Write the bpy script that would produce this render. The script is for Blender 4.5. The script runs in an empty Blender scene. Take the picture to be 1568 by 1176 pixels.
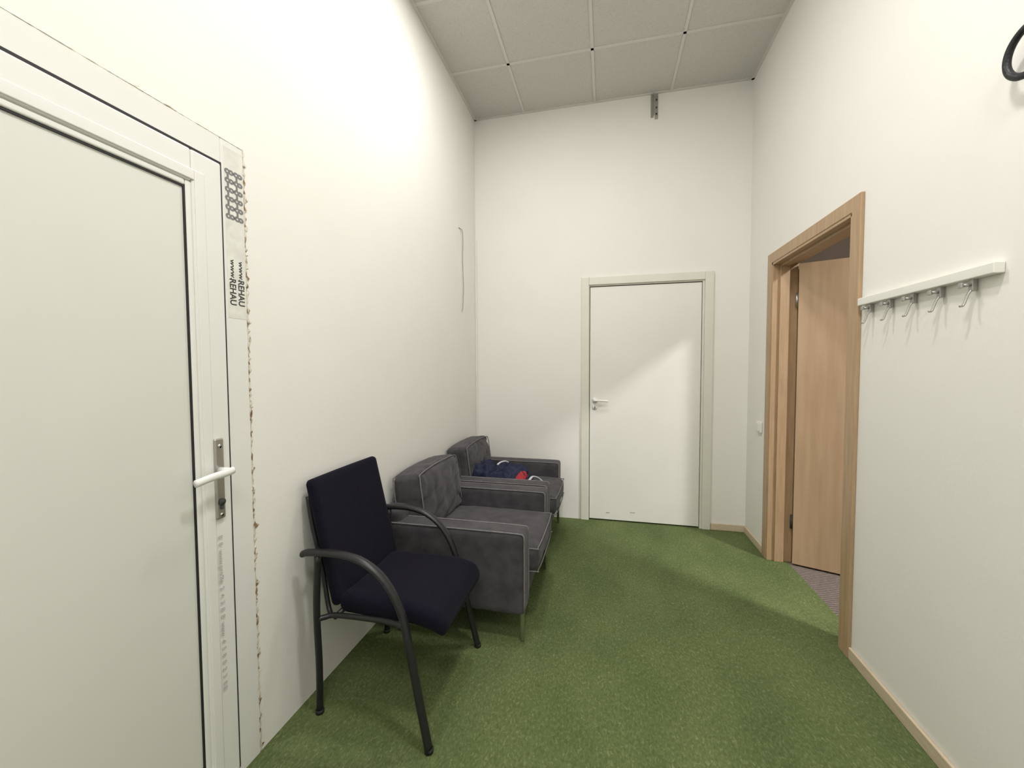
import bpy, bmesh, math, random
from mathutils import Vector, Matrix, noise
random.seed(4)
C=bpy.context
def link(o):C.scene.collection.objects.link(o);return o
# ------------------------------------------------------------------ materials
def mat(name,col,rough=.6,metal=0,col2=None,scale=20,bump=0,bscale=None,detail=4,spec=.5,stretch=None,ramp=(.35,.65),sheen=0):
    m=bpy.data.materials.new(name);m.use_nodes=True
    nt=m.node_tree;N=nt.nodes;L=nt.links;b=N['Principled BSDF']
    b.inputs['Base Color'].default_value=(*col,1);b.inputs['Roughness'].default_value=rough
    b.inputs['Metallic'].default_value=metal
    b.inputs['Specular IOR Level'].default_value=spec
    if sheen:b.inputs['Sheen Weight'].default_value=sheen
    tc=N.new('ShaderNodeTexCoord');mp=N.new('ShaderNodeMapping');L.new(tc.outputs['Object'],mp.inputs[0])
    if stretch:mp.inputs['Scale'].default_value=stretch
    if col2:
        n=N.new('ShaderNodeTexNoise');n.inputs['Scale'].default_value=scale;n.inputs['Detail'].default_value=detail
        r=N.new('ShaderNodeValToRGB');r.color_ramp.elements[0].position=ramp[0];r.color_ramp.elements[1].position=ramp[1]
        r.color_ramp.elements[0].color=(*col,1);r.color_ramp.elements[1].color=(*col2,1)
        L.new(mp.outputs[0],n.inputs['Vector']);L.new(n.outputs['Fac'],r.inputs[0]);L.new(r.outputs[0],b.inputs['Base Color'])
    if bump:
        n2=N.new('ShaderNodeTexNoise');n2.inputs['Scale'].default_value=bscale or scale;n2.inputs['Detail'].default_value=3
        bp=N.new('ShaderNodeBump');bp.inputs['Strength'].default_value=bump;bp.inputs['Distance'].default_value=.004
        L.new(mp.outputs[0],n2.inputs['Vector']);L.new(n2.outputs['Fac'],bp.inputs['Height']);L.new(bp.outputs[0],b.inputs['Normal'])
    return m
M={}
M['wall']=mat('white_wall_paint',(.84,.828,.785),.75,col2=(.855,.843,.803),scale=2.5,bump=.12,bscale=60,spec=.2)
M['pvc']=mat('white_pvc',(.80,.80,.77),.28,col2=(.82,.82,.79),scale=3)
M['pvcpanel']=mat('white_pvc_panel',(.71,.715,.67),.35,col2=(.73,.735,.69),scale=2)
M['gasket']=mat('black_rubber_gasket',(.012,.012,.014),.6)
M['doorleaf']=mat('white_door_laminate',(.80,.79,.745),.4,col2=(.82,.81,.765),scale=3)
M['doorframe']=mat('cream_door_casing',(.72,.72,.64),.45,col2=(.74,.74,.66),scale=4)
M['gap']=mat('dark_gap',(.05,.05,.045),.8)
M['wood']=mat('beech_veneer',(.41,.275,.16),.42,col2=(.48,.33,.20),scale=9,stretch=(6,6,.5),detail=8)
M['woodleaf']=mat('beech_leaf_veneer',(.43,.295,.18),.4,col2=(.50,.35,.22),scale=5,stretch=(5,5,.45),detail=9)
M['base']=mat('light_beech_skirting',(.60,.49,.35),.45,col2=(.66,.55,.41),scale=12,stretch=(4,1,8))
M['steel']=mat('satin_steel',(.50,.50,.48),.32,.9,bump=.03,bscale=200)
M['hook']=mat('dull_nickel',(.42,.42,.40),.5,.7)
M['chrome']=mat('chrome',(.55,.55,.55),.18,1)
M['white_metal']=mat('white_lacquer_handle',(.86,.86,.84),.25)
M['black_metal']=mat('black_powder_coat',(.012,.012,.014),.38,col2=(.016,.016,.018),scale=80,spec=.5)
M['iron']=mat('wrought_iron',(.03,.03,.033),.45,.5,bump=.5,bscale=90)
M['navy']=mat('black_navy_upholstery',(.0050,.0046,.011),.95,col2=(.009,.0082,.017),scale=260,bump=.3,bscale=500,spec=.12,sheen=.03)
M['grey']=mat('charcoal_cotton_cover',(.056,.053,.060),.92,col2=(.082,.078,.086),scale=14,bump=.25,bscale=420,spec=.15,sheen=.12)
M['piping']=mat('grey_seam_piping',(.17,.16,.165),.9,col2=(.21,.20,.205),scale=60,spec=.15)
M['jacket']=mat('navy_jacket_fabric',(.006,.010,.034),.75,col2=(.012,.018,.062),scale=20,bump=.3,bscale=120)
M['red']=mat('red_fabric',(.36,.02,.03),.75,col2=(.45,.03,.04),scale=20)
M['whitecloth']=mat('white_fabric',(.7,.7,.72),.8,col2=(.6,.6,.64),scale=30)
M['film']=mat('protective_film_white',(.70,.70,.64),.25,col2=(.80,.80,.75),scale=25)
M['ink']=mat('grey_print_ink',(.05,.05,.05),.5)
M['ink2']=mat('mid_print_ink',(.20,.20,.20),.5)
M['ink3']=mat('faded_print_ink',(.50,.50,.48),.5)
M['plaster']=mat('broken_plaster',(.24,.15,.08),.95,col2=(.72,.68,.58),scale=45,bump=.9,bscale=90,ramp=(.40,.50))
M['plaster2']=mat('patched_plaster',(.34,.27,.18),.95,col2=(.74,.71,.62),scale=14,bump=.9,bscale=90,ramp=(.33,.43))
M['duct']=mat('white_cable_duct',(.80,.80,.75),.4,col2=(.82,.82,.77),scale=5)
M['cable']=mat('grey_cable',(.35,.35,.33),.5)
M['tgrid']=mat('ceiling_grid_white',(.66,.645,.605),.6,col2=(.68,.665,.625),scale=5)
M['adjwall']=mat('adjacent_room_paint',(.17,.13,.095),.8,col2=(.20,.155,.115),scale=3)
def carpet():
    m=bpy.data.materials.new('green_turf_carpet');m.use_nodes=True
    nt=m.node_tree;N=nt.nodes;L=nt.links;b=N['Principled BSDF'];b.inputs['Roughness'].default_value=.95;b.inputs['Specular IOR Level'].default_value=.15
    tc=N.new('ShaderNodeTexCoord');mp=N.new('ShaderNodeMapping');mp.inputs['Scale'].default_value=(1.3,.7,1);L.new(tc.outputs['Object'],mp.inputs[0])
    def ns(s,d,dist=0):
        n=N.new('ShaderNodeTexNoise');n.inputs['Scale'].default_value=s;n.inputs['Detail'].default_value=d;n.inputs['Distortion'].default_value=dist;L.new(mp.outputs[0],n.inputs['Vector']);return n
    a=ns(95,7,.8);c=ns(3.2,5);d=ns(420,2)
    r=N.new('ShaderNodeValToRGB');e=r.color_ramp.elements
    e[0].position=.34;e[0].color=(.096,.128,.050,1);e[1].position=.78;e[1].color=(.245,.28,.145,1)
    k=e.new(.57);k.color=(.135,.174,.070,1)
    L.new(a.outputs['Fac'],r.inputs[0])
    r2=N.new('ShaderNodeValToRGB');r2.color_ramp.elements[0].position=.3;r2.color_ramp.elements[0].color=(.82,.86,.82,1);r2.color_ramp.elements[1].position=.7;r2.color_ramp.elements[1].color=(1.15,1.12,1.12,1)
    L.new(c.outputs['Fac'],r2.inputs[0])
    mx=N.new('ShaderNodeMix');mx.data_type='RGBA';mx.blend_type='MULTIPLY';mx.inputs[0].default_value=1
    L.new(r.outputs[0],mx.inputs[6]);L.new(r2.outputs[0],mx.inputs[7]);L.new(mx.outputs[2],b.inputs['Base Color'])
    ad=N.new('ShaderNodeMath');ad.operation='ADD';L.new(a.outputs['Fac'],ad.inputs[0]);L.new(d.outputs['Fac'],ad.inputs[1])
    bp=N.new('ShaderNodeBump');bp.inputs['Strength'].default_value=.5;bp.inputs['Distance'].default_value=.004;L.new(ad.outputs[0],bp.inputs['Height']);L.new(bp.outputs[0],b.inputs['Normal'])
    return m
M['carpet']=carpet()
def stripes():
    m=bpy.data.materials.new('brown_striped_carpet');m.use_nodes=True
    nt=m.node_tree;N=nt.nodes;L=nt.links;b=N['Principled BSDF'];b.inputs['Roughness'].default_value=.95
    tc=N.new('ShaderNodeTexCoord');w=N.new('ShaderNodeTexWave');w.inputs['Scale'].default_value=14;w.inputs['Distortion'].default_value=2;w.inputs['Detail Scale'].default_value=5;w.bands_direction='Y'
    r=N.new('ShaderNodeValToRGB');r.color_ramp.elements[0].color=(.10,.082,.074,1);r.color_ramp.elements[1].color=(.24,.20,.18,1)
    L.new(tc.outputs['Object'],w.inputs['Vector']);L.new(w.outputs['Fac'],r.inputs[0]);L.new(r.outputs[0],b.inputs['Base Color']);return m
M['stripes']=stripes()
M['tile']=mat('mineral_fibre_ceiling_tile',(.545,.53,.49),.9,col2=(.625,.61,.57),scale=160,bump=.35,bscale=240,spec=.1,ramp=(.3,.5))
def emis(name,c,s):
    m=bpy.data.materials.new(name);m.use_nodes=True;b=m.node_tree.nodes['Principled BSDF']
    b.inputs['Base Color'].default_value=(.9,.9,.9,1);b.inputs['Emission Color'].default_value=(*c,1);b.inputs['Emission Strength'].default_value=s;return m
M['diffuser']=emis('lamp_diffuser',(1,.97,.92),3)
# ------------------------------------------------------------------ helpers
def obj_from_bm(name,bm,m,parent=None,smooth=False):
    me=bpy.data.meshes.new(name);bm.normal_update();bm.to_mesh(me);bm.free()
    if m:me.materials.append(M[m] if isinstance(m,str) else m)
    if smooth:
        for p in me.polygons:p.use_smooth=True
    o=bpy.data.objects.new(name,me);link(o)
    if parent:o.parent=parent
    return o
def add_box(bm,lo,hi):
    r=bmesh.ops.create_cube(bm,size=1)
    for v in r['verts']:
        v.co=Vector([(lo[i]+hi[i])/2+v.co[i]*(hi[i]-lo[i]) for i in range(3)])
    return r['verts']
def boxes(name,lst,m,parent=None,bevel=0,seg=2):
    bm=bmesh.new()
    for lo,hi in lst:add_box(bm,lo,hi)
    o=obj_from_bm(name,bm,m,parent)
    if bevel:
        md=o.modifiers.new('bevel','BEVEL');md.width=bevel;md.segments=seg;md.limit_method='ANGLE'
        for p in o.data.polygons:p.use_smooth=True
        wn=o.modifiers.new('wn','WEIGHTED_NORMAL');wn.keep_sharp=True
    return o
def empty(name):
    e=bpy.data.objects.new(name,None);e.empty_display_size=.1;return link(e)
def catmull(pts,n=8):
    P=[Vector(p) for p in pts];P=[P[0]*2-P[1]]+P+[P[-1]*2-P[-2]];out=[]
    for i in range(1,len(P)-2):
        a,b,c,d=P[i-1:i+3]
        for k in range(n):
            t=k/n;out.append(.5*((2*b)+(c-a)*t+(2*a-5*b+4*c-d)*t*t+(3*b-a-3*c+d)*t**3))
    out.append(P[-2]);return out
def sweep(name,pts,a,b,m,parent=None,up=(0,0,1),smooth=8,res=14,closed=False,bm=None):
    own=bm is None
    if own:bm=bmesh.new()
    P=catmull(pts,smooth) if smooth else [Vector(p) for p in pts]
    n=len(P);rings=[];U=Vector(up)
    for i,p in enumerate(P):
        if closed:t=P[(i+1)%n]-P[i-1]
        else:t=(P[min(i+1,n-1)]-P[max(i-1,0)])
        t.normalize()
        u=U-t*U.dot(t)
        if u.length<.05:u=t.orthogonal()
        u.normalize();U=u;s=t.cross(u)
        rings.append([bm.verts.new(p+s*a*math.cos(2*math.pi*k/res)+u*b*math.sin(2*math.pi*k/res)) for k in range(res)])
    R=range(n if closed else n-1)
    for i in R:
        A=rings[i];B=rings[(i+1)%n]
        for k in range(res):bm.faces.new((A[k],A[(k+1)%res],B[(k+1)%res],B[k]))
    if not closed:bm.faces.new(rings[0][::-1]);bm.faces.new(rings[-1])
    if own:
        bmesh.ops.recalc_face_normals(bm,faces=bm.faces)
        return obj_from_bm(name,bm,m,parent,True)
def soft(name,lo,hi,r,m,parent=None,n=20,puff=(0,0,0),wr=0,wf=6,seed=0,fn=None,xf=None):
    """rounded, optionally puffed and wrinkled upholstery block"""
    bm=bmesh.new();bmesh.ops.create_cube(bm,size=2)
    bmesh.ops.subdivide_edges(bm,edges=bm.edges[:],cuts=n,use_grid_fill=True)
    c=Vector([(lo[i]+hi[i])/2 for i in range(3)]);h=Vector([(hi[i]-lo[i])/2 for i in range(3)])
    r=min(r,*h)
    for v in bm.verts:
        p=v.co.copy()
        q=Vector([math.copysign(abs(x)**.8,x) for x in p])
        s=Vector([q[i]*h[i] for i in range(3)])
        inn=Vector([max(-(h[i]-r),min(h[i]-r,s[i])) for i in range(3)])
        d=s-inn
        if d.length>1e-9:s=inn+d.normalized()*r
        for i in range(3):
            j,k=(i+1)%3,(i+2)%3
            w=(1-min(1,abs(q[j]))**2.5)*(1-min(1,abs(q[k]))**2.5)
            if puff[i]:s[i]+=math.copysign(puff[i]*w,q[i])*abs(q[i])
        if wr:
            f=noise.noise((s+Vector((seed,seed*2,0)))*wf)+.5*noise.noise((s+Vector((seed,0,seed)))*wf*2.3)
            nrm=Vector([s[i]/max(h[i],1e-4)*abs(s[i]/max(h[i],1e-4))**3 for i in range(3)])
            if nrm.length>0:s+=nrm.normalized()*wr*f
        if fn:s=fn(s,q)
        s=s+c
        v.co=s
    if xf:bmesh.ops.transform(bm,matrix=xf,verts=bm.verts)
    return obj_from_bm(name,bm,m,parent,True)
def cyl(name,p0,p1,r,m,parent=None,res=20):
    return sweep(name,[p0,p1],r,r,m,parent,smooth=0,res=res)
XL,XR,D,H=-1.164,1.088,3.539,3.529
YB=-1.6
T=.14
# ------------------------------------------------------------------ room shell
boxes('floor',[((XL-.2,YB-.1,-.1),(XR+.115,D+.2,0))],'carpet')
boxes('wall_left',[((XL-T,YB,0),(XL,.115,H+.1)),((XL-T,1.115,0),(XL,D+T,H+.1)),((XL-T,.115,2.042),(XL,1.115,H+.1))],'wall')
boxes('wall_back',[((XL,D,0),(-.16,D+T,H+.1)),((.76,D,0),(XR,D+T,H+.1)),((-.16,D,2.03),(.76,D+T,H+.1))],'wall')
boxes('wall_right',[((XR,YB,0),(XR+T,2.15,H+.1)),((XR,3.08,0),(XR+T,D+T,H+.1)),((XR,2.15,2.03),(XR+T,3.08,H+.1))],'wall')
boxes('wall_front',[((XL-T,YB-T,0),(XR+T,YB,H+.1))],'wall')
bm=bmesh.new()
xs=[XL];x=-.71-.6
while x<XR:
    if x>XL+.02:xs.append(x)
    x+=.6
xs.append(XR)
ys=[YB]
for k in range(9,-1,-1):
    y=2.95-.6*k
    if y>YB+.05:ys.append(y)
ys.append(D)
for i in range(len(xs)-1):
    for j in range(len(ys)-1):
        if xs[i+1]-xs[i]<.03:continue
        add_box(bm,(xs[i]+.008,ys[j]+.008,H+.005),(xs[i+1]-.008,ys[j+1]-.008,H+.03))
add_box(bm,(XL,YB,H+.03),(XR,D,H+.08))
obj_from_bm('ceiling',bm,'tile')
bm=bmesh.new()
for x in xs[1:-1]:add_box(bm,(x-.010,YB,H),(x+.010,D,H+.0055))
for y in ys[1:-1]:add_box(bm,(XL,y-.010,H),(XR,y+.010,H+.0053))
add_box(bm,(XL,YB,H-.002),(XL+.02,D,H+.008));add_box(bm,(XR-.02,YB,H-.002),(XR,D,H+.008));add_box(bm,(XL,D-.02,H-.002),(XR,D,H+.008));add_box(bm,(XL,YB,H-.002),(XR,YB+.02,H+.008))
obj_from_bm('trim_1',bm,'tgrid')
def skirt(name,lst):boxes(name,lst,'base',bevel=.004)
skirt('baseboard_right',[((XR-.014,YB,0),(XR-.0005,2.088,.055)),((XR-.014,3.14,0),(XR-.0005,D-.015,.055))])
skirt('baseboard_back',[((.83,D-.014,0),(XR-.0005,D-.0005,.055))])
# adjacent room through the open door
AX=XR+T
boxes('floor_adjacent',[((XR+.115,-1.2,-.1),(4.6,4.2,-.002))],'stripes')
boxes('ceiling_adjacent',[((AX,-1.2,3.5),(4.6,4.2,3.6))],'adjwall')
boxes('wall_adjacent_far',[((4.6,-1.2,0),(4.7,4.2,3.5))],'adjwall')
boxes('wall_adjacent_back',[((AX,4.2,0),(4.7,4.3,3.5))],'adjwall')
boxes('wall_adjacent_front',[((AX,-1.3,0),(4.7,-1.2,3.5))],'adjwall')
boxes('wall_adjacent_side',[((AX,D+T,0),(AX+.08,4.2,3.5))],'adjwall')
# ------------------------------------------------------------------ back door (white, closed)
d=empty('door_1')
fy=D-.018
boxes('casing',[((-.214,fy,0),(-.150,D+.0,2.089)),((.762,fy,0),(.827,D,2.089)),((-.150,fy,2.024),(.762,D,2.089))],'doorframe',d,.004)
boxes('inner_frame',[((-.160,D-.004,0),(-.146,D+.09,2.03)),((.746,D-.004,0),(.76,D+.09,2.03)),((-.146,D-.004,2.015),(.746,D+.09,2.03))],'doorframe',d)
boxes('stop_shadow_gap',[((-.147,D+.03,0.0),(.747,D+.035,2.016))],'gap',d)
boxes('leaf',[((-.141,D+.004,.012),(.742,D+.030,2.008))],'doorleaf',d,.002)
cyl('handle_rose',(-.098,D+.004,1.045),(-.098,D-.006,1.045),.024,'white_metal',d,28)
cyl('handle_neck',(-.098,D-.004,1.045),(-.098,D-.05,1.045),.009,'white_metal',d)
sweep('handle_lever',[(-.105,D-.047,1.045),(-.07,D-.05,1.045),(-.02,D-.048,1.043),(.012,D-.044,1.040)],.008,.009,'white_metal',d)
cyl('key_rose',(-.098,D+.004,.985),(-.098,D-.004,.985),.022,'white_metal',d,28)
boxes('keyhole',[((-.101,D-.0055,.972),(-.095,D-.003,.992))],'gasket',d)
boxes('bottom_scuffs',[((-.0,D+.003,.07),(.03,D+.0043,.073)),((.2,D+.003,.085),(.24,D+.0043,.088))],'gap',d)
# ------------------------------------------------------------------ right door (beech, open)
d=empty('door_2')
cx=XR-.016
boxes('casing',[((cx,2.089,0),(XR,2.158,2.087)),((cx,3.070,0),(XR,3.138,2.087)),((cx,2.158,2.020),(XR,3.070,2.087))],'wood',d,.003)
boxes('jamb_lining',[((XR-.012,2.15,0),(AX,2.172,2.02)),((XR-.012,3.055,0),(AX,3.08,2.02)),((XR-.012,2.15,2.005),(AX,3.08,2.03))],'wood',d,.002)
boxes('door_stop',[((XR+.03,2.172,0),(XR+.085,2.186,1.995)),((XR+.03,3.040,0),(XR+.085,3.055,1.995)),((XR+.03,2.172,1.99),(XR+.085,3.055,2.006))],'wood',d,.002)
boxes('casing_other_side',[((AX,2.089,0),(AX+.014,2.158,2.087)),((AX,3.070,0),(AX+.014,3.138,2.087)),((AX,2.158,2.020),(AX+.014,3.070,2.087))],'wood',d,.003)
leaf=boxes('leaf',[((0,-.04,.010),(.87,0,1.995))],'woodleaf',d,.002)
ang=math.atan2(-.105,.265)
leaf.location=(AX+.0,3.048,0);leaf.rotation_euler=(0,0,ang)
for z in (.24,1.72):
    cyl('hinge',(AX-.012,3.036,z),(AX-.012,3.036,z+.09),.010,'gap' if z<1 else 'steel',d)
lc=Matrix.Translation(leaf.location)@Matrix.Rotation(ang,4,'Z')
p=lambda x,y,z:tuple(lc@Vector((x,y,z)))
for s,y0 in((-1,-.04),(1,0)):
    cyl('leaf_handle_rose',p(.80,y0,1.04),p(.80,y0+s*.008,1.04),.024,'steel',d)
    cyl('leaf_handle_neck',p(.80,y0,1.04),p(.80,y0+s*.045,1.04),.009,'steel',d)
    sweep('leaf_handle_lever',[p(.80,y0+s*.045,1.04),p(.75,y0+s*.047,1.04),p(.69,y0+s*.045,1.04)],.008,.009,'steel',d)
# ------------------------------------------------------------------ left PVC door
d=empty('door_3')
X0=XL
def ring(name,y0,y1,z0,z1,w,xa,xb,m,bev=.004,bottom=True,wb=None):
    wb=w if wb is None else wb
    l=[((xa,y0,z0),(xb,y0+w,z1)),((xa,y1-w,z0),(xb,y1,z1)),((xa,y0+w,z1-w),(xb,y1-w,z1))]
    if bottom:l.append(((xa,y0+w,z0),(xb,y1-w,z0+wb)))
    return boxes(name,l,m,d,bev)
ring('outer_frame',.115,1.113,0,2.040,.079,X0-.07,X0+.004,'pvc',.003,True,.03)
ring('gasket_outer',.185,1.035,.028,1.963,.0125,X0-.02,X0+.0047,'gasket',0,True)
ring('sash',.194,1.026,.034,1.953,.092,X0-.06,X0+.014,'pvc',.006,True,.09)
ring('sash_step',.250,.970,.088,1.896,.03,X0-.02,X0+.0170,'pvc',.003,True)
ring('glazing_bead',.284,.936,.122,1.862,.018,X0-.02,X0+.010,'pvc',.005)
ring('gasket_inner',.300,.921,.138,1.847,.0075,X0-.02,X0+.0070,'gasket',0)
boxes('panel',[((X0-.03,.30,.138),(X0+.003,.921,1.847))],'pvcpanel',d)
boxes('threshold',[((X0-.02,.197,0),(X0+.03,1.025,.026))],'chrome',d,.004)
hy=.982
boxes('handle_plate',[((X0+.012,hy-.015,.872),(X0+.024,hy+.015,1.118))],'steel',d,.005,3)
cyl('handle_neck',(X0+.022,hy,1.020),(X0+.064,hy,1.020),.011,'white_metal',d)
sweep('handle_lever',[(X0+.062,hy+.009,1.022),(X0+.065,hy-.012,1.020),(X0+.062,hy-.057,1.017),(X0+.058,hy-.105,1.010)],.008,.011,'white_metal',d)
cyl('screw_top',(X0+.022,hy,1.095),(X0+.026,hy,1.095),.006,'chrome',d)
cyl('lock_cylinder',(X0+.022,hy,.925),(X0+.030,hy,.925),.010,'gap',d)
boxes('lock_cylinder_tail',[((X0+.022,hy-.004,.902),(X0+.029,hy+.004,.925))],'gap',d,.001)
cyl('screw_bottom',(X0+.022,hy,.885),(X0+.026,hy,.885),.005,'chrome',d)
boxes('film_strip',[((X0+.0038,1.045,1.49),(X0+.0046,1.111,2.02))],'film',d)
def text(body,y,z,size,m,x=X0+.0050,sx=1,bold=.018):
    cu=bpy.data.curves.new('label','FONT');cu.body=body;cu.size=size;cu.offset=size*bold
    o=bpy.data.objects.new('printed_label',cu);link(o)
    R=Matrix(((0,0,1),(0,1,0),(-1,0,0))).to_4x4()
    dg=C.evaluated_depsgraph_get();me=bpy.data.meshes.new_from_object(o.evaluated_get(dg))
    me.transform(Matrix.Translation((x,y,z))@R@Matrix.Diagonal((sx,1,1,1)))
    me.materials.clear();me.materials.append(M[m])
    q=bpy.data.objects.new('printed_label',me);link(q);q.parent=d;bpy.data.objects.remove(o)
for y in (1.047,1.078):text('8-8-8-8-8-8',y,1.955,.042,'ink2',sx=.80,bold=.04)
text('www.',1.056,1.675,.024,'ink',sx=1.1);text('www.',1.086,1.675,.024,'ink',sx=1.1)
text('REHAU',1.052,1.615,.031,'ink',sx=.85,bold=.025);text('REHAU',1.082,1.615,.031,'ink',sx=.85,bold=.025)
text('8  8  www.profile  2  4  3  8  8  www  4  5  8  8  2  3  8 8',.974,.82,.019,'ink3',x=X0+.0176,sx=1.1)
bm=bmesh.new();rr=random.Random(7)
def strip(along,fixed,a0,a1,k=1,base=.0012):
    t=a0;prev=None
    while t<a1:
        w=abs(rr.gauss(.0045,.004))*k+base
        if rr.random()<.12:w*=1.7
        th=rr.uniform(.0008,.003)
        if along=='z':
            cur=[bm.verts.new((X0+.0005,fixed-.004,t)),bm.verts.new((X0+th+.003,fixed-.002,t)),bm.verts.new((X0+th,fixed+w*.7,t)),bm.verts.new((X0+.0004,fixed+w,t))]
        else:
            cur=[bm.verts.new((X0+.0005,t,fixed-.004)),bm.verts.new((X0+th+.003,t,fixed-.002)),bm.verts.new((X0+th,t,fixed+w*.5)),bm.verts.new((X0+.0004,t,fixed+w*.7))]
        if prev:
            for i in range(3):bm.faces.new((prev[i],prev[i+1],cur[i+1],cur[i]))
        prev=cur;t+=rr.uniform(.004,.014)
strip('z',1.114,0,2.045,1.15,.0015)
bmesh.ops.recalc_face_normals(bm,faces=bm.faces)
obj_from_bm('broken_plaster_edge',bm,'plaster',d)
bm=bmesh.new();strip('y',2.041,.12,1.12,.6,.0015)
bmesh.ops.recalc_face_normals(bm,faces=bm.faces)
obj_from_bm('patched_plaster_edge',bm,'plaster2',d)
# ------------------------------------------------------------------ coat rack
d=empty('coat_rack')
boxes('rail',[((XR-.028,1.432,1.590),(XR-.0005,2.070,1.622))],'duct',d,.003)
for i in range(5):
    y=1.520+i*.122
    boxes('hook_plate',[((XR-.018,y-.008,1.555),(XR-.0055,y+.008,1.592))],'hook',d,.002)
    sweep('hook_prong',[(XR-.012,y,1.562),(XR-.022,y,1.547),(XR-.028,y,1.528),(XR-.034,y,1.512),(XR-.042,y,1.510)],.0032,.0042,'hook',d,up=(0,1,0),res=10)
    cyl('hook_peg',(XR-.016,y,1.574),(XR-.038,y,1.572),.0050,'hook',d)
    boxes('hook_peg_cap',[((XR-.045,y-.007,1.564),(XR-.038,y+.007,1.580))],'hook',d,.002)
# ------------------------------------------------------------------ wrought iron ring bracket
d=empty('wrought_iron_wall_hook')
ringp=[]
for k in range(40):
    a=math.radians(200+k*8.2);r=.066-.0003*k
    ringp.append((XR-.030-.0002*k,1.352+r*math.cos(a),2.148+r*math.sin(a)))
sweep('ring',ringp,.0095,.0085,'iron',d,up=(1,0,0),smooth=2,res=12)
boxes('wall_plate',[((XR-.008,1.235,2.09),(XR-.0005,1.27,2.21))],'iron',d,.003)
sweep('arm',[(XR-.005,1.252,2.135),(XR-.02,1.254,2.135),(XR-.030,1.265,2.132),(XR-.031,1.292,2.128)],.008,.008,'iron',d,res=12)
# ------------------------------------------------------------------ light switch, cable duct, wire, bracket
d=empty('light_switch')
boxes('surface_box',[((XR-.018,3.212,.852),(XR-.0005,3.288,.930))],'duct',d,.005,3)
boxes('rocker',[((XR-.026,3.222,.862),(XR-.016,3.278,.920))],'pvc',d,.004,3)
boxes('cable_duct',[((XL+.0005,D-.016,.02),(XL+.014,D-.0005,2.47))],'duct',None,.002)
sweep('loose_cable',[(XL+.003,3.11,2.452),(XL+.006,3.14,2.45),(XL+.012,3.165,2.44),(XL+.012,3.18,2.36),(XL+.006,3.185,2.2),(XL+.010,3.19,2.0),(XL+.008,3.185,1.9),(XL+.012,3.165,1.83),(XL+.01,3.155,1.79)],.0028,.0028,'cable',None,up=(1,0,0),res=8)
d=empty('metal_angle_bracket')
boxes('wall_flange',[((.335,D-.004,3.345),(.358,D-.0005,3.527)),((.366,D-.004,3.33),(.392,D-.0005,3.527))],'steel',d,.001)
boxes('side_flange',[((.356,D-.04,3.36),(.360,D-.002,3.527))],'steel',d,.001)
for z in(3.37,3.42,3.48):
    cyl('screw',(.379,D-.003,z),(.379,D-.009,z),.006,'gap',d,10)
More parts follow.
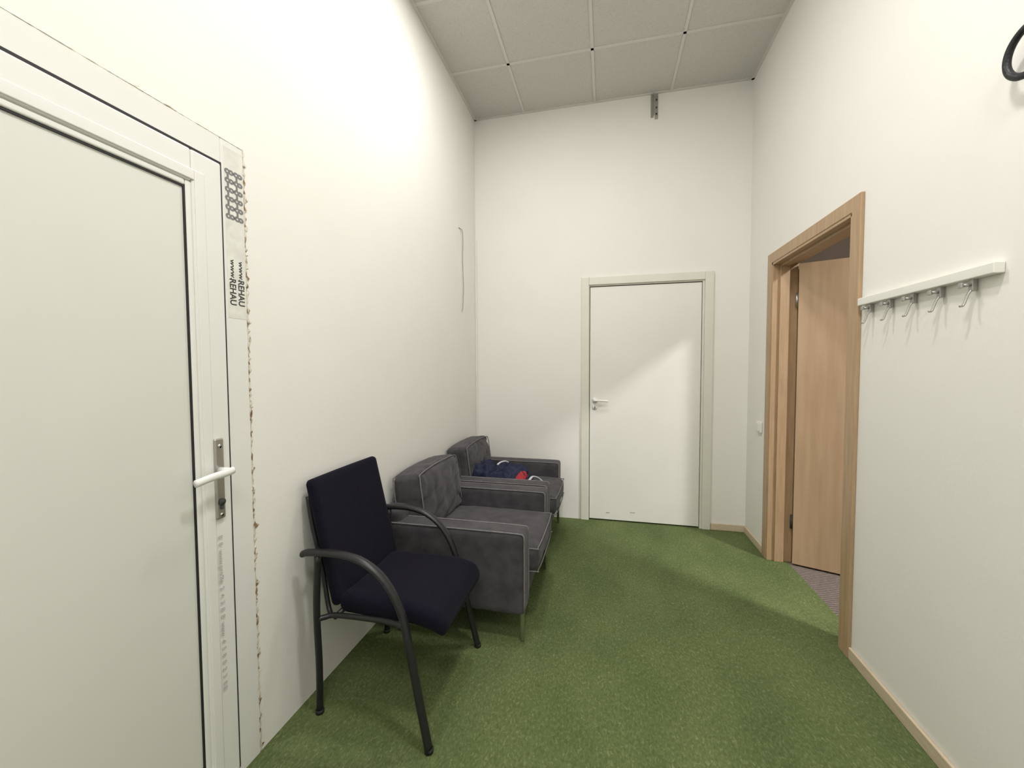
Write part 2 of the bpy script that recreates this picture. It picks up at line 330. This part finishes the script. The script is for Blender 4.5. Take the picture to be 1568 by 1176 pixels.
# ------------------------------------------------------------------ armchairs
def armchair(y0,x0,w,dp,seed,cz=0):
    e=empty('armchair')
    X=lambda a:x0+a
    Y=lambda b:y0+b
    def B(nm,lo,hi,r,**k):
        return soft(nm,(X(lo[0]),Y(lo[1]),lo[2]),(X(hi[0]),Y(hi[1]),hi[2]),r,'grey',e,seed=seed,**k)
    aw=.115;top=.536
    B('base',(.04,aw-.01,.155),(dp-.01,w-aw+.01,.30),.02)
    B('back_frame',(.0,.015,.155),(.12,w-.015,.60),.03,wr=.003)
    B('arm_a',(.02,0,.135),(dp,aw,top),.020,wr=.003,wf=7)
    B('arm_b',(.02,w-aw,.135),(dp,w,top),.020,wr=.003,wf=7)
    B('seat_cushion',(.12,aw+.006,.285),(dp+.045,w-aw-.006,.425),.045,puff=(.006,0,.018),wr=.006,wf=8,n=26)
    c=Vector((X(.15),Y(w/2),.44))
    xf=Matrix.Translation(Vector((-cz*1.6,0,-cz)))@Matrix.Translation(c)@Matrix.Rotation(math.radians(-8),4,'Y')@Matrix.Translation(-c)
    def crease(s,q):
        if q[0]>.3:
            v=noise.noise(Vector((s.y*7+seed,s.z*5,seed)))
            g=1-min(1,abs(v)*4)
            s.x-=.010*g*g
            v=noise.noise(Vector((s.y*4-s.z*9+seed*3,s.z*3,seed)))
            g=1-min(1,abs(v)*5);s.x-=.009*g*g
        s.z-=.008*abs(q[1])**3*(q[2]>.2)
        return s
    soft('back_cushion',(X(.075),Y(aw+.0),.42),(X(.245),Y(w-aw-.0),.768),.034,'grey',e,n=44,puff=(.028,0,.004),wr=.007,wf=7,seed=seed+3,fn=crease,xf=xf)
    P=.0042
    for nm,yy in(('piping_a',(0.004,aw-.004)),('piping_b',(w-aw+.004,w-.004))):
        bm=bmesh.new()
        for y in yy:
            pts=[(.04,top-.002)]+[(dp*k,top-.001) for k in(.3,.6,.85)]+[(dp-.02,top-.003),(dp-.006,top-.010),(dp-.001,top-.024),(dp-.001,.45),(dp-.001,.3),(dp-.002,.155)]
            sweep('',[(X(a),Y(y),z) for a,z in pts],P,P,None,None,up=(0,1,0),smooth=4,res=8,bm=bm)
        bmesh.ops.recalc_face_normals(bm,faces=bm.faces);obj_from_bm(nm,bm,'piping',e,True)
    bm=bmesh.new()
    fx=dp+.042
    for z in(.412,.296):
        sweep('',[(X(.2),Y(aw+.012),z),(X(dp*.6),Y(aw+.010),z),(X(fx-.03),Y(aw+.014),z),(X(fx),Y(aw+.045),z),(X(fx+.006),Y(w/2),z),(X(fx),Y(w-aw-.045),z),(X(fx-.03),Y(w-aw-.014),z),(X(dp*.6),Y(w-aw-.01),z)],.0035,.0035,None,None,smooth=6,res=8,bm=bm)
    bmesh.ops.recalc_face_normals(bm,faces=bm.faces);obj_from_bm('seat_piping',bm,'piping',e,True)
    bm=bmesh.new()
    ol=[(.238,aw+.006,.46),(.240,aw+.002,.60),(.240,aw+.006,.725),(.236,aw+.04,.754),(.236,w/2,.766),(.236,w-aw-.04,.754),(.240,w-aw-.006,.725),(.240,w-aw-.002,.60),(.238,w-aw-.006,.46)]
    sweep('',[tuple(xf@Vector((X(a),Y(b),z))) for a,b,z in ol],.0036,.0036,None,None,smooth=8,res=8,bm=bm)
    ol=[(.080,aw+.006,.46),(.080,aw+.002,.60),(.080,aw+.006,.725),(.084,aw+.04,.754),(.084,w/2,.766),(.084,w-aw-.04,.754),(.080,w-aw-.006,.725)]
    sweep('',[tuple(xf@Vector((X(a),Y(b),z))) for a,b,z in ol],.0036,.0036,None,None,smooth=8,res=8,bm=bm)
    bmesh.ops.recalc_face_normals(bm,faces=bm.faces);obj_from_bm('cushion_piping',bm,'piping',e,True)
    for a in(.05,dp-.014):
        for b in(.025,w-.025):
            boxes('leg',[((X(a)-.010,Y(b)-.010,0),(X(a)+.010,Y(b)+.010,.168))],'chrome',e,.003)
    return e
armchair(1.850,-1.155,.775,.778,1,.008)
armchair(2.655,-1.155,.775,.772,11,.020)
# ------------------------------------------------------------------ jacket heap on the far armchair
e=empty('crumpled_jacket')
def folds(a,f,sd):
    def fn(s,q):
        g=abs(noise.noise(Vector((s.x*f+sd,s.y*f*1.6,s.z*f))))-.2
        g2=abs(noise.noise(Vector((s.x*f*2.3,s.y*f*2.1+sd,s.z*3))))-.2
        if q[2]>-.6:s.z+=a*g*1.6+a*.7*g2
        s.x+=a*.8*noise.noise(Vector((s.y*14+sd,s.z*9,0)));s.y+=a*.8*noise.noise(Vector((s.x*14,sd,s.z*9)))
        s.z-=.02*(abs(q[0])**2+abs(q[1])**2)
        return s
    return fn
soft('body',(-.98,2.82,.440),(-.62,3.16,.560),.045,'jacket',e,n=44,fn=folds(.06,10,3.1))
soft('sleeve',(-.74,2.82,.445),(-.53,3.02,.515),.024,'jacket',e,n=30,fn=folds(.040,12,7.7))
soft('hood',(-1.00,2.79,.45),(-.82,2.98,.600),.045,'jacket',e,n=30,fn=folds(.05,13,1.7))
soft('red_lining',(-.665,2.83,.475),(-.585,2.97,.540),.018,'red',e,n=24,fn=folds(.03,14,5.5))
sweep('white_trim',[(-.56,2.83,.50),(-.54,2.86,.515),(-.53,2.92,.52),(-.50,2.97,.50),(-.47,2.99,.47)],.010,.006,'whitecloth',e)
sweep('white_trim',[(-.80,2.92,.595),(-.785,2.95,.607),(-.76,2.99,.608),(-.74,3.02,.595)],.008,.005,'whitecloth',e)
soft('cuff',(-.57,2.86,.445),(-.47,2.98,.485),.015,'jacket',e,n=20,fn=folds(.025,14,9.5))
# ------------------------------------------------------------------ visitor chair
e=empty('visitor_armchair')
ya,yb=1.275,1.785
def side(y,yf_b,yf_f,nm):
    sg=1 if y<1.5 else -1
    sweep(nm+'_arm_and_front_leg',[(-1.108,y,.632),(-1.085,y,.639),(-1.00,y,.646),(-.92,y,.643),(-.85,y,.625),(-.785,y,.583),(-.735,y,.52),(-.70,y,.44),(-.67,y+(yf_f-y)*.3,.33),(-.635,y+(yf_f-y)*.6,.18),(-.592,yf_f,.004)],.0185,.0125,'black_metal',e,up=(0,0,1),smooth=8,res=16)
    sweep(nm+'_rear_leg',[(-1.072,yf_b,.004),(-1.064,yf_b-(yf_b-y)*.3,.2),(-1.055,y,.42),(-1.045,y,.634)],.0125,.0125,'black_metal',e,up=(1,0,0))
    sweep(nm+'_seat_rail',[(-1.056,y,.385),(-1.035,y+sg*.02,.386),(-.99,y+sg*.035,.390),(-.80,y+sg*.035,.395),(-.69,y+sg*.012,.40)],.010,.010,'black_metal',e)
    sweep(nm+'_back_upright',[(-1.02,y+sg*.035,.385),(-1.045,y+sg*.05,.42),(-1.075,y+sg*.06,.55),(-1.115,y+sg*.06,.72),(-1.132,y+sg*.06,.83)],.009,.009,'black_metal',e,up=(1,0,0))
    cyl(nm+'_back_bolt',(-1.080,y,.633),(-1.080,y+sg*.075,.633),.008,'black_metal',e)
    for (x,yy) in((-1.072,yf_b),(-.592,yf_f)):
        cyl(nm+'_foot_glide',(x,yy,0),(x,yy,.014),.0155,'gasket',e)
side(ya,1.300,1.245,'near');side(yb,1.790,1.790,'far')
cyl('cross_bar_front',(-.72,ya+.01,.395),(-.72,yb-.01,.395),.010,'black_metal',e)
cyl('cross_bar_rear',(-1.0,ya+.03,.385),(-1.0,yb-.03,.385),.010,'black_metal',e)
def seatfn(s,q):
    if q[0]>.3:s.z-=.035*((q[0]-.3)/.7)**2
    s.z-=.008*(1-q[1]**2)*(q[2]>0)
    t=(q[0]+1)/2
    s.y*=(.93+.07*t)
    return s
soft('seat',(-1.01,1.315,.380),(-.560,1.755,.460),.034,'navy',e,n=24,puff=(0,0,.008),fn=seatfn)
c=Vector((-1.0,1.53,.44))
xf=Matrix.Translation(c)@Matrix.Rotation(math.radians(-13),4,'Y')@Matrix.Translation(-c)
def backfn(s,q):
    s.x-=.012*(1-q[1]**2)
    return s
soft('backrest',(-1.035,1.320,.415),(-.995,1.775,.912),.019,'navy',e,n=24,puff=(.003,0,0),fn=backfn,xf=xf)
# ------------------------------------------------------------------ ceiling lamps and an added fill panel
def lamp(name,x,y,w,h,z,p,col=(1,.975,.94)):
    d=empty(name)
    boxes('frame',[((x-w/2,y-h/2,z-.012),(x-w/2+.012,y+h/2,z)),((x+w/2-.012,y-h/2,z-.012),(x+w/2,y+h/2,z)),((x-w/2,y-h/2,z-.012),(x+w/2,y-h/2+.012,z)),((x-w/2,y+h/2-.012,z-.012),(x+w/2,y+h/2,z))],'pvc',d)
    boxes('diffuser',[((x-w/2+.012,y-h/2+.012,z-.008),(x+w/2-.012,y+h/2-.012,z-.002))],'diffuser',d)
    l=bpy.data.lights.new(name+'_light','AREA');l.shape='RECTANGLE';l.size=w-.03;l.size_y=h-.03;l.energy=p;l.color=col
    o=bpy.data.objects.new('light',l);link(o);o.location=(x,y,z-.015);o.parent=d
lamp('ceiling_lamp',-.41,2.05,.26,.26,H-.001,19)
lamp('ceiling_lamp.001',.19,.85,.26,.26,H-.001,27)
lamp('added_fill_panel',.19,-.95,.58,.58,H-.001,28)  # unseen panel behind the camera, added to give the room fill light
lamp('ceiling_lamp.003',3.15,.7,.45,.45,3.499,175)
w=bpy.data.worlds.new('world');C.scene.world=w;w.use_nodes=True
w.node_tree.nodes['Background'].inputs[0].default_value=(.5,.5,.48,1);w.node_tree.nodes['Background'].inputs[1].default_value=.15
# ------------------------------------------------------------------ camera
yaw,pit,rol,f=.2301,.0414,-.0040,619.4487
F=Vector((-math.sin(yaw)*math.cos(pit),math.cos(yaw)*math.cos(pit),-math.sin(pit)))
R0=Vector((math.cos(yaw),math.sin(yaw),0));U0=R0.cross(F)
R=R0*math.cos(rol)+U0*math.sin(rol);U=-R0*math.sin(rol)+U0*math.cos(rol)
cd=bpy.data.cameras.new('camera');cam=bpy.data.objects.new('camera',cd);link(cam)
cd.sensor_fit='HORIZONTAL';cd.sensor_width=36;cd.lens=36*f/1568;cd.clip_start=.02
cam.matrix_world=Matrix(((R.x,U.x,-F.x,0),(R.y,U.y,-F.y,0),(R.z,U.z,-F.z,1.33),(0,0,0,1)))
C.scene.camera=cam
C.scene.view_settings.view_transform='Standard';C.scene.view_settings.look='None'
C.scene.view_settings.exposure=0
